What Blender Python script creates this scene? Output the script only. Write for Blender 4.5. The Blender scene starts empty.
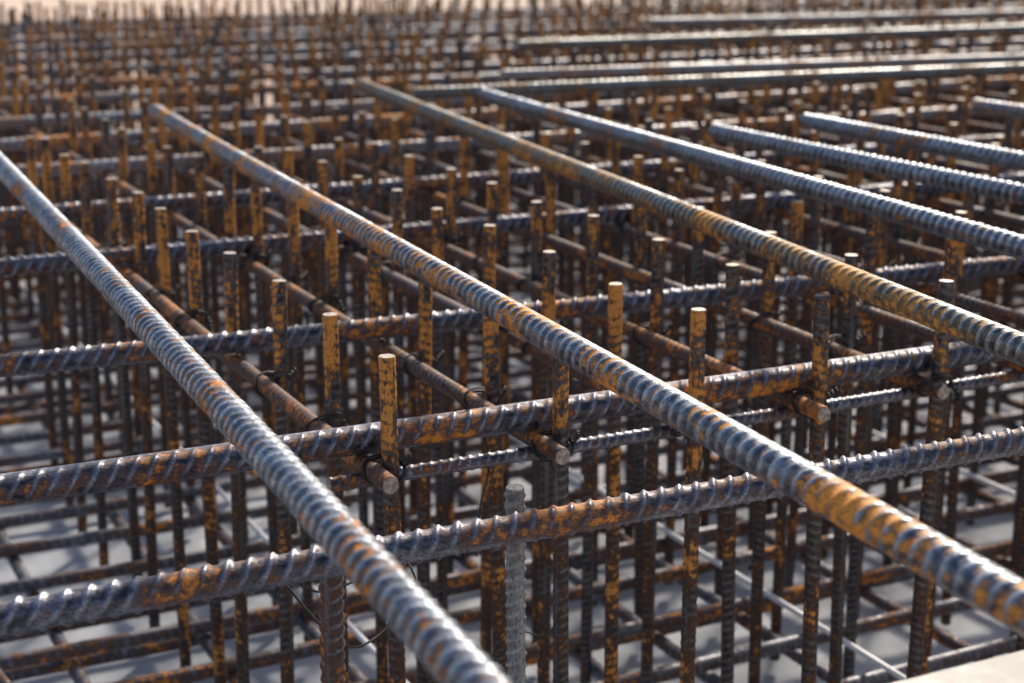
import bpy, math, random
import numpy as np
from mathutils import Vector, Matrix, Quaternion
random.seed(7)
rng=np.random.default_rng(7)
S=bpy.context.scene
S.view_settings.view_transform='Standard'
S.view_settings.look='None'
S.view_settings.exposure=0

# ---------------------------------------------------------------- materials
def nodes(name):
    m=bpy.data.materials.new(name); m.use_nodes=True
    nt=m.node_tree; nt.nodes.clear()
    out=nt.nodes.new('ShaderNodeOutputMaterial'); b=nt.nodes.new('ShaderNodeBsdfPrincipled')
    nt.links.new(b.outputs[0],out.inputs[0])
    return m,nt,b
def N(nt,t,**k):
    n=nt.nodes.new(t)
    for a,v in k.items(): setattr(n,a,v)
    return n
def noise(nt,vec,scale,detail=4,rough=.6):
    n=N(nt,'ShaderNodeTexNoise'); n.inputs['Scale'].default_value=scale
    n.inputs['Detail'].default_value=detail; n.inputs['Roughness'].default_value=rough
    nt.links.new(vec,n.inputs['Vector']); return n.outputs['Fac']
def math_(nt,op,a,b=None,clamp=False):
    n=N(nt,'ShaderNodeMath',operation=op); n.use_clamp=clamp
    for i,x in enumerate((a,b)):
        if x is None: continue
        if isinstance(x,(int,float)): n.inputs[i].default_value=x
        else: nt.links.new(x,n.inputs[i])
    return n.outputs[0]
def mix(nt,f,a,b):
    n=N(nt,'ShaderNodeMix',data_type='RGBA')
    for i,x in ((0,f),(6,a),(7,b)):
        if isinstance(x,(int,float)): n.inputs[i].default_value=x
        elif isinstance(x,tuple): n.inputs[i].default_value=(*x,1)
        else: nt.links.new(x,n.inputs[i])
    return n.outputs[2]
def ramp(nt,f,lo,hi):
    n=N(nt,'ShaderNodeMapRange'); n.interpolation_type='SMOOTHSTEP'
    nt.links.new(f,n.inputs[0])
    for i,x in ((1,lo),(2,hi)):
        if isinstance(x,(int,float)): n.inputs[i].default_value=x
        else: nt.links.new(x,n.inputs[i])
    return n.outputs[0]

def steel(name,rust=.35,dark=(.035,.04,.05),light=(.20,.23,.28),orange=(.70,.25,.035),brown=(.10,.045,.022),metal=.6,rough=.38,orange_amt=.5,simple=False,tip=False,big_scale=13):
    m,nt,b=nodes(name)
    tc=N(nt,'ShaderNodeTexCoord'); oi=N(nt,'ShaderNodeObjectInfo')
    off=math_(nt,'MULTIPLY',oi.outputs['Random'],37.0)
    cx=N(nt,'ShaderNodeCombineXYZ')
    for i in range(3): nt.links.new(off,cx.inputs[i])
    va=N(nt,'ShaderNodeVectorMath',operation='MULTIPLY_ADD')
    nt.links.new(tc.outputs['Object'],va.inputs[0]); va.inputs[1].default_value=(1,1,.6); nt.links.new(cx.outputs[0],va.inputs[2])
    V=va.outputs[0]
    big=noise(nt,V,big_scale,1.5 if simple else 3,.6)
    mid=noise(nt,V,85,2 if simple else 4,.75)
    at=N(nt,'ShaderNodeAttribute',attribute_name='rib')
    rib=at.outputs['Fac']
    f=math_(nt,'ADD',math_(nt,'MULTIPLY',big,.50),math_(nt,'MULTIPLY',mid,.50))
    f=math_(nt,'ADD',f,math_(nt,'MULTIPLY',math_(nt,'SUBTRACT',oi.outputs['Random'],.5),.06))
    f=math_(nt,'SUBTRACT',f,math_(nt,'MULTIPLY',rib,.08))
    th=.66-.32*rust
    rm=ramp(nt,f,th-.04,th+.045)
    sf=math_(nt,'ADD',math_(nt,'MULTIPLY',ramp(nt,mid,.38,.64),.5),math_(nt,'MULTIPLY',rib,.55),True)
    sc_=mix(nt,sf,dark,light)
    fo=f
    if tip:  # freshly rusted, exposed upper ends of the dowels
        sp=N(nt,'ShaderNodeSeparateXYZ'); nt.links.new(tc.outputs['Object'],sp.inputs[0])
        fo=math_(nt,'ADD',f,math_(nt,'MULTIPLY',ramp(nt,sp.outputs[2],.60,.82),.075))
    of=ramp(nt,fo,th+.09-.11*orange_amt,th+.18-.08*orange_amt)
    rc=mix(nt,of,brown,orange)
    col=mix(nt,rm,sc_,rc)
    if not simple:
        fine=noise(nt,V,420,1.5,.7)
        col=mix(nt,math_(nt,'MULTIPLY',ramp(nt,fine,.53,.66),.6),col,tuple(c*.4 for c in brown))
        bp=N(nt,'ShaderNodeBump'); bp.inputs['Strength'].default_value=.6; bp.inputs['Distance'].default_value=.001
        nt.links.new(noise(nt,V,260,2,.8),bp.inputs['Height'])
        nt.links.new(bp.outputs[0],b.inputs['Normal'])
    nt.links.new(col,b.inputs['Base Color'])
    nt.links.new(math_(nt,'MULTIPLY',math_(nt,'SUBTRACT',1.0,rm),metal),b.inputs['Metallic'])
    r=math_(nt,'ADD',math_(nt,'MULTIPLY',rm,.28),math_(nt,'ADD',rough-.1,math_(nt,'MULTIPLY',mid,.25)),True)
    nt.links.new(r,b.inputs['Roughness'])
    return m
def plain(name,c1,c2,scale=8,rough=.8,metal=0,bump=.3,bd=.004):
    m,nt,b=nodes(name)
    tc=N(nt,'ShaderNodeTexCoord'); V=tc.outputs['Object']
    f=noise(nt,V,scale,6,.7)
    nt.links.new(mix(nt,ramp(nt,f,.36,.64),c1,c2),b.inputs['Base Color'])
    b.inputs['Roughness'].default_value=rough; b.inputs['Metallic'].default_value=metal
    bp=N(nt,'ShaderNodeBump'); bp.inputs['Strength'].default_value=bump; bp.inputs['Distance'].default_value=bd
    nt.links.new(f,bp.inputs['Height']); nt.links.new(bp.outputs[0],b.inputs['Normal'])
    return m
M_long=steel('mill_scale_steel',rust=.52,dark=(.05,.064,.088),light=(.50,.57,.66),rough=.33,orange_amt=1.05,brown=(.17,.075,.025),metal=.75,orange=(.80,.32,.045))
M_long2=steel('mill_scale_steel_clean',rust=.36,dark=(.06,.078,.105),light=(.52,.59,.69),rough=.33,orange_amt=.85,metal=.75)
M_long3=steel('mill_scale_steel_rusty',rust=.54,dark=(.05,.062,.07),light=(.44,.48,.50),rough=.34,orange_amt=.6,brown=(.16,.10,.045),metal=.75,orange=(.68,.32,.07))
M_tr=steel('dark_steel',rust=.48,dark=(.035,.04,.054),light=(.36,.38,.47),rough=.37,orange_amt=.55,brown=(.10,.05,.04),metal=.7)
M_far=steel('hazed_far_steel',rust=.47,dark=(.12,.125,.14),light=(.52,.53,.56),rough=.46,orange_amt=.7,brown=(.27,.15,.09),simple=True)  # far bars: warm distance haze painted in as paler steel and rust colours
M_rod=steel('rusty_rod_steel',rust=.72,dark=(.035,.035,.042),light=(.26,.26,.28),rough=.42,orange_amt=.28,brown=(.09,.042,.026),orange=(.50,.18,.035))
M_vert=steel('rusty_dowel_steel',rust=.63,dark=(.03,.032,.038),light=(.22,.22,.23),rough=.45,orange_amt=.24,brown=(.075,.034,.018),orange=(.72,.30,.06),tip=True,big_scale=17)
M_bot=steel('brown_mat_steel',rust=.6,dark=(.08,.08,.10),light=(.30,.31,.35),rough=.5,orange_amt=.1,brown=(.12,.07,.055),simple=True)
M_cut=plain('sawn_steel_face',(.20,.17,.14),(.50,.44,.38),120,.55,.3,.2,.0005)
M_wire=plain('tie_wire_steel',(.015,.015,.018),(.05,.045,.04),60,.5,.4,.1,.0005)
M_grey=steel('galvanised_steel',rust=.2,dark=(.15,.16,.17),light=(.42,.44,.44),rough=.55,metal=.3)
M_blind=plain('concrete_blinding',(.34,.37,.42),(.56,.60,.65),2.2,.9,0,.5,.01)
M_soil=plain('sandy_soil',(.46,.34,.27),(.64,.50,.41),.8,.95,0,.8,.06)
M_board=plain('pale_timber',(.50,.48,.44),(.72,.69,.64),14,.8,0,.3,.002)
M_white=plain('white_plastic',(.8,.82,.86),(.92,.92,.92),20,.5,0,.1,.001)

# ---------------------------------------------------------------- mesh
def rebar_mesh(name,L,r,s,h,seg=24,dz=None,skew=.7,w=.17,lr=.7,wob=0.0,mats=(),env_p=.6,phase0=0.):
    if dz is None: dz=s/8
    n=max(4,int(round(L/dz))+1)
    z=np.linspace(0,L,n)
    th=np.arange(seg)*2*math.pi/seg
    Z,T=np.meshgrid(z,th,indexing='ij')
    half=np.floor(T/math.pi+1e-9); u=np.clip(T-half*math.pi,0,math.pi)
    env=np.sin(u)**env_p
    sg=np.where(half>0,-1,1)
    ph=(Z/s)+skew*(u/math.pi-.5)*sg+half*.5+phase0
    d=np.abs(ph-np.round(ph))
    nr=int(L/s)+6
    amp=rng.uniform(.72,1.1,nr); idx=np.clip(np.round(ph).astype(int)+2,0,nr-1)
    rib=env*np.exp(-(d/w)**4)*amp[idx]
    lon=lr*np.exp(-(np.minimum(u,math.pi-u)/.16)**2)
    hh=np.maximum(rib,lon)
    R=r+h*hh
    R[0]*=.93; R[-1]*=.93
    p1,p2=rng.uniform(0,6.28,2)
    wx=wob*np.sin(Z*1.9+p1); wy=wob*np.sin(Z*1.3+p2)
    X=R*np.cos(T)+wx; Y=R*np.sin(T)+wy
    co=np.stack([X,Y,Z],-1).reshape(-1,3)
    co=np.vstack([co,[[wx[0,0],wy[0,0],0]],[[wx[-1,0],wy[-1,0],L]]]).astype(np.float32)
    i=np.arange(n-1)[:,None]*seg; j=np.arange(seg)[None,:]; j2=(j+1)%seg
    q=np.stack([i+j,i+j2,i+seg+j2,i+seg+j],-1).reshape(-1,4)
    c0=n*seg; c1=c0+1; jj=np.arange(seg); jn=(jj+1)%seg
    t0=np.stack([np.full(seg,c0),jn,jj],-1); b=(n-1)*seg
    t1=np.stack([np.full(seg,c1),b+jj,b+jn],-1)
    loops=np.concatenate([q.ravel(),t0.ravel(),t1.ravel()]).astype(np.int32)
    nq=len(q); nt=2*seg
    starts=np.concatenate([np.arange(nq)*4,nq*4+np.arange(nt)*3]).astype(np.int32)
    me=bpy.data.meshes.new(name)
    me.vertices.add(len(co)); me.vertices.foreach_set('co',co.ravel())
    me.loops.add(len(loops)); me.loops.foreach_set('vertex_index',loops)
    me.polygons.add(nq+nt); me.polygons.foreach_set('loop_start',starts)
    sm=np.ones(nq+nt,bool); sm[nq:]=False
    me.update(calc_edges=True)
    me.polygons.foreach_set('use_smooth',sm)
    mi=np.zeros(nq+nt,np.int32); mi[nq:]=1
    a=me.attributes.new('rib','FLOAT','POINT')
    a.data.foreach_set('value',np.concatenate([hh.ravel(),[0,0]]).astype(np.float32))
    for m in mats: me.materials.append(m)
    me.polygons.foreach_set('material_index',mi)
    me.validate(); me.update()
    return me
def put(name,me,p0,p1,roll=0,parent=None):
    o=bpy.data.objects.new(name,me); S.collection.objects.link(o)
    d=(Vector(p1)-Vector(p0)).normalized()
    q=d.to_track_quat('Z','Y')@Quaternion((0,0,1),roll)
    o.rotation_mode='QUATERNION'; o.rotation_quaternion=q; o.location=p0
    if parent: o.parent=parent
    return o
def bar(name,p0,p1,r,s,h,mat,roll=0,parent=None,**k):
    L=(Vector(p1)-Vector(p0)).length
    me=rebar_mesh(name+'_mesh',L,r,s,h,mats=(mat,M_cut),**k)
    return put(name,me,p0,p1,roll,parent)
def empty(name,loc=(0,0,0)):
    e=bpy.data.objects.new(name,None); S.collection.objects.link(e); e.empty_display_size=.1; e.location=loc; return e
def box(name,x0,x1,y0,y1,z0,z1,mat,parent=None,bev=.004):
    import bmesh
    bm=bmesh.new(); bmesh.ops.create_cube(bm,size=1)
    for v in bm.verts:
        v.co=Vector(((x0+x1)/2+v.co.x*(x1-x0),(y0+y1)/2+v.co.y*(y1-y0),(z0+z1)/2+v.co.z*(z1-z0)))
    bmesh.ops.bevel(bm,geom=bm.edges[:],offset=bev,segments=2,affect='EDGES')
    me=bpy.data.meshes.new(name+'_mesh'); bm.to_mesh(me); bm.free(); me.materials.append(mat)
    o=bpy.data.objects.new(name,me); S.collection.objects.link(o)
    if parent: o.parent=parent
    return o

# ---------------------------------------------------------------- long loose bars resting on the dowel tops
ZL=.1412
longs=[((.533,3.24),(.413,.892),1.2,.5,M_long2,1.3),
       ((1.006,3.913),(.805,.830),0,.5,M_long,.9),
       ((1.658,4.258),(1.300,1.350),0,.8,M_long3,1.1),
       ((1.850,3.895),(1.696,1.776),0,1.2,M_long2,.7),
       ((1.993,3.033),(2.022,2.128),0,1.6,M_long2,1.9),
       ((2.266,3.086),(2.277,2.400),0,1.6,M_long2,.2),
       ((2.82,3.157),(2.836,2.713),0,1.6,M_long,.5),
       ]
for (a,b,e0,e1,m,ro) in longs:
    A=Vector((a[0],a[1],ZL)); B=Vector((b[0],b[1],ZL)); d=(B-A).normalized()
    bar('loose_ribbed_bar',A-d*e0,B+d*e1,.0160,.0185,.0026,m,roll=ro,seg=30,dz=.0018,wob=.0012,skew=.8,w=.19,env_p=.4,lr=.6)

# ---------------------------------------------------------------- transverse top bars
XT0,XT1=-2.0,8.6
def tr(y0,y1=None): return (y0,y1 if y1 is not None else y0)
trans=[tr(1.445,1.425),tr(1.795,1.765),tr(2.33,2.20),tr(2.99,2.93),tr(3.485,3.45),tr(4.08,4.02),tr(4.50,4.55),tr(5.02,4.96),tr(5.5,5.52),
       tr(6.0,5.95),tr(6.45,6.5),tr(6.98,6.92),tr(7.5,7.5),tr(8.0,7.95),tr(8.5,8.5),tr(9.05,9.0)]
def try_(t,x):
    return t[0]+(t[1]-t[0])*(x-.1)/2.0 if abs(t[1]-t[0])<.2 else t[0]
rolls=[.55,1.0,.75,2.3,.9,.4,.8]
for k,t in enumerate(trans):
    near=k<7
    x0=-1.2 if near else .3
    x1=6.0 if near else XT1+.3
    p0=(x0,try_(t,x0),0); p1=(x1,try_(t,x1),0)
    if k<5:
        bar('transverse_rebar',p0,p1,.0148,.0215,.0040,M_tr,roll=rolls[k],seg=28,dz=.002,skew=1.2,w=.14,lr=.9,env_p=.55,wob=.0006)
    else:
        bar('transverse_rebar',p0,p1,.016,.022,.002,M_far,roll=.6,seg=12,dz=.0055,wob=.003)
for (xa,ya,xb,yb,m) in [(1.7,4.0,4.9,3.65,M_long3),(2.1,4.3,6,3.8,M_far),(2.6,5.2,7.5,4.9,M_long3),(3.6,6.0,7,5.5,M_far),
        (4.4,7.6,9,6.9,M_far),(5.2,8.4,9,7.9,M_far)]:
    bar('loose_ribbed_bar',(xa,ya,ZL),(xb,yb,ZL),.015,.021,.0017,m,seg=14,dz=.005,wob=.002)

cage=empty('rebar_cage')
bar('edge_bar',(.64,1.776,-.0475),(8.5,1.776,-.0475),.0086,.013,.0014,M_tr,roll=.4,parent=cage,seg=18,dz=.0017,skew=.9)

# ---------------------------------------------------------------- rods + verticals
rows=[.70,.925,1.12,1.31,1.52]
while rows[-1]<8.4: rows.append(rows[-1]+.2+random.uniform(-.012,.012))
ys=[1.75,1.955,2.16,2.365,2.56,2.745,2.93,3.12]
while ys[-1]<9.3: ys.append(ys[-1]+.2)
rod_me=rebar_mesh('rod_mesh',7.8,.0108,.014,.0009,seg=14,dz=.0035,mats=(M_rod,M_cut),wob=.002)
for X in rows:
    y0=1.70+random.uniform(-.012,.012)
    put('longitudinal_rod',rod_me,(X-.013,y0,-.0275),(X-.013+random.uniform(-.03,.03),y0+7.8,-.0275),random.uniform(0,6),cage)
vm=[]
for i in range(5):
    vm.append(rebar_mesh('dowel_mesh',.865,.0099,.0125,.0009,seg=14,dz=.0026,mats=(M_vert,M_cut),wob=.0012,skew=.7))
tops=[]
for ri,X in enumerate(rows):
    for yi,Yv in enumerate(ys):
        far=ri>6 or yi>8
        x=X+.0105+random.uniform(-.004,.004)*(2 if far else 1); y=Yv+random.uniform(-.004,.004)*(4 if far else 1)
        if yi==0: y=1.746
        for t in trans:
            yb=try_(t,x)
            if abs(y-yb)<.030:
                y=yb+(.030 if (y>yb and yi>0) else -.030)
        if far and random.random()<.05: continue
        top=min(.1225,.117+.0012*min(yi,5)+random.uniform(-.007,.004))
        if far: top=.118+random.uniform(-.02,.004)
        lean=.006 if not far else .010
        pt=Vector((x+random.uniform(-lean,lean)*.4,y+random.uniform(-lean,lean)*.3,top)); 
        pb=Vector((x+random.uniform(-.02,.02),y+random.uniform(-.02,.02),top-1))
        d=(pt-pb).normalized(); o=Vector((x,y,0)); k=top/d.z
        pt=o+d*k
        put('dowel',random.choice(vm),pt-d*.865,pt,random.uniform(0,6),cage)
        tops.append((x,y,X))

# ---------------------------------------------------------------- tie wires
def wire_curve(name,pts,r=.0016):
    cu=bpy.data.curves.new(name,'CURVE'); cu.dimensions='3D'; cu.bevel_depth=r; cu.bevel_resolution=1
    sp=cu.splines.new('POLY'); sp.points.add(len(pts)-1)
    for i,p in enumerate(pts): sp.points[i].co=(*p,1)
    cu.materials.append(M_wire); return cu
ties=[]
for v in range(3):
    pts=[]
    for i in range(49):
        t=i/48*4*math.pi; dz=(i/48-.5)*.008
        pts.append((-.0015+.0258*math.cos(t),.0142*math.sin(t)-.002,(-.0142 if v!=1 else .0142)*math.sin(t)+dz))
    e=pts[-1]
    for i in range(1,20):
        t=i/19; pts.append((e[0]-.003*math.sin(t*22),e[1]-.026*t,e[2]+.003*math.cos(t*22)+(.02 if v else -.016)*t))
    ties.append(wire_curve('tie_wire_curve',pts))
for (x,y,X) in tops:
    if x<3.4 and y<3.4 :
        if y>1.8 and random.random()<.35: continue
        o=bpy.data.objects.new('tie_wire',random.choice(ties)); S.collection.objects.link(o)
        o.location=(X-.0005,y,-.0275+random.uniform(-.004,.004)); o.rotation_euler=(0,0,random.uniform(-.25,.25)); o.parent=cage
def stray(pts3,r=.0013):
    pts=[]
    P=[Vector(p) for p in pts3]
    for i in range(len(P)-1):
        a=P[max(0,i-1)];b=P[i];c=P[i+1];d=P[min(len(P)-1,i+2)]
        for k in range(10):
            t=k/10
            pts.append(.5*((2*b)+(c-a)*t+(2*a-5*b+4*c-d)*t*t+(3*b-a-3*c+d)*t**3))
    pts.append(P[-1])
    o=bpy.data.objects.new('loose_tie_wire',wire_curve('loose_wire_curve',pts,r)); S.collection.objects.link(o)
stray([(.50,1.56,-.04),(.56,1.60,-.10),(.64,1.66,-.12),(.70,1.70,-.135),(.74,1.75,-.13)])
stray([(.50,1.56,-.05),(.55,1.52,-.12),(.62,1.60,-.17),(.70,1.66,-.15),(.715,1.735,-.13)])
stray([(.80,1.80,.05),(.84,1.79,-.0),(.85,1.775,-.05),(.83,1.76,-.10),(.82,1.75,-.16)])
stray([(.93,1.735,-.25),(.90,1.72,-.27),(.86,1.735,-.26),(.84,1.75,-.30)],.001)

bar('starter_bar',(.755,1.50,-.76),(.747,1.498,.022),.0100,.014,.0022,M_grey,seg=18,dz=.0018,skew=1.0)
bar('starter_bar',(.53,1.49,-.76),(.535,1.485,-.02),.0115,.014,.0020,M_rod,seg=18,dz=.0018,skew=1.0)

# ---------------------------------------------------------------- bottom mat
mat_=empty('bottom_rebar_mat')
bm1=rebar_mesh('mat_bar_mesh',11.,.013,.02,.0012,seg=10,dz=.008,mats=(M_bot,M_cut),wob=.004)
bm2=rebar_mesh('mat_bar_mesh',11.,.012,.02,.0012,seg=10,dz=.008,mats=(M_bot,M_cut),wob=.004)
y=.3
while y<9.6:
    put('mat_bar',bm1,(-1.6,y,-.655),(9.4,y+random.uniform(-.08,.08),-.655),random.uniform(0,6),mat_)
    if random.random()<.5: put('mat_bar',bm2,(-1.5,y+.07,-.706),(9.5,y+.07+random.uniform(-.05,.05),-.706),random.uniform(0,6),mat_)
    y+=.185+random.uniform(-.03,.03)
x=-1.4
while x<8.8:
    put('mat_bar',bm2,(x,-.6,-.6805),(x+random.uniform(-.1,.1),10.4,-.6805),random.uniform(0,6),mat_)
    x+=.21+random.uniform(-.03,.03)
bar('leaning_bar',(.16,2.9,-.30),(.50,1.6,-.62),.010,.014,.001,M_rod,seg=12,dz=.004)
for X in (.96,1.70,2.485,3.25,4.0):
    box('spacer_strip',X-.0045,X+.0045,.2,8.5,-.62,-.610,M_white,None,.002)

# ---------------------------------------------------------------- formwork edge, ground
fw=empty('formwork_panel')
box('top_batten',.80,4.2,.90,.997,-.05,-.001,M_board,fw,.005)
box('plywood_sheet',.81,4.2,.935,.955,-.77,-.053,M_board,fw,.002)

def sheet(name,x0,x1,y0,y1,z,mat):
    me=bpy.data.meshes.new(name+'_mesh'); me.from_pydata([(x0,y0,z),(x1,y0,z),(x1,y1,z),(x0,y1,z)],[],[(0,1,2,3)]); me.materials.append(mat)
    o=bpy.data.objects.new(name,me); S.collection.objects.link(o); return o
sheet('ground',-400,400,-400,400,-.80,M_soil)
box('concrete_slab',-2.5,10.5,-1.5,10.6,-.95,-.775,M_blind,None,.01)

# world + sun
w=bpy.data.worlds.new('World'); S.world=w; w.use_nodes=True
nt=w.node_tree; bg=nt.nodes['Background']
sky=nt.nodes.new('ShaderNodeTexSky'); sky.sky_type='NISHITA'; sky.sun_disc=False
el,az=math.radians(38),math.radians(46)
sky.sun_elevation=el; sky.sun_rotation=az; sky.air_density=1.0; sky.dust_density=3.0
nt.links.new(sky.outputs[0],bg.inputs[0]); bg.inputs[1].default_value=.15
sl=bpy.data.lights.new('sun','SUN'); sl.energy=5.0; sl.angle=math.radians(7); sl.color=(1,.88,.72)
so=bpy.data.objects.new('sun',sl); S.collection.objects.link(so)
d=Vector((math.sin(az)*math.cos(el),math.cos(az)*math.cos(el),math.sin(el)))
so.rotation_euler=d.to_track_quat('Z','Y').to_euler()

cam=bpy.data.cameras.new('camera'); co=bpy.data.objects.new('camera',cam); S.collection.objects.link(co)
co.location=(0,0,.62); co.rotation_euler=(math.radians(90-14.7),0,math.radians(-26.4))
cam.lens=59.06; cam.sensor_width=36; cam.clip_end=1000; cam.clip_start=.05
cam.dof.use_dof=True; cam.dof.focus_distance=1.85; cam.dof.aperture_fstop=5.2
S.camera=co
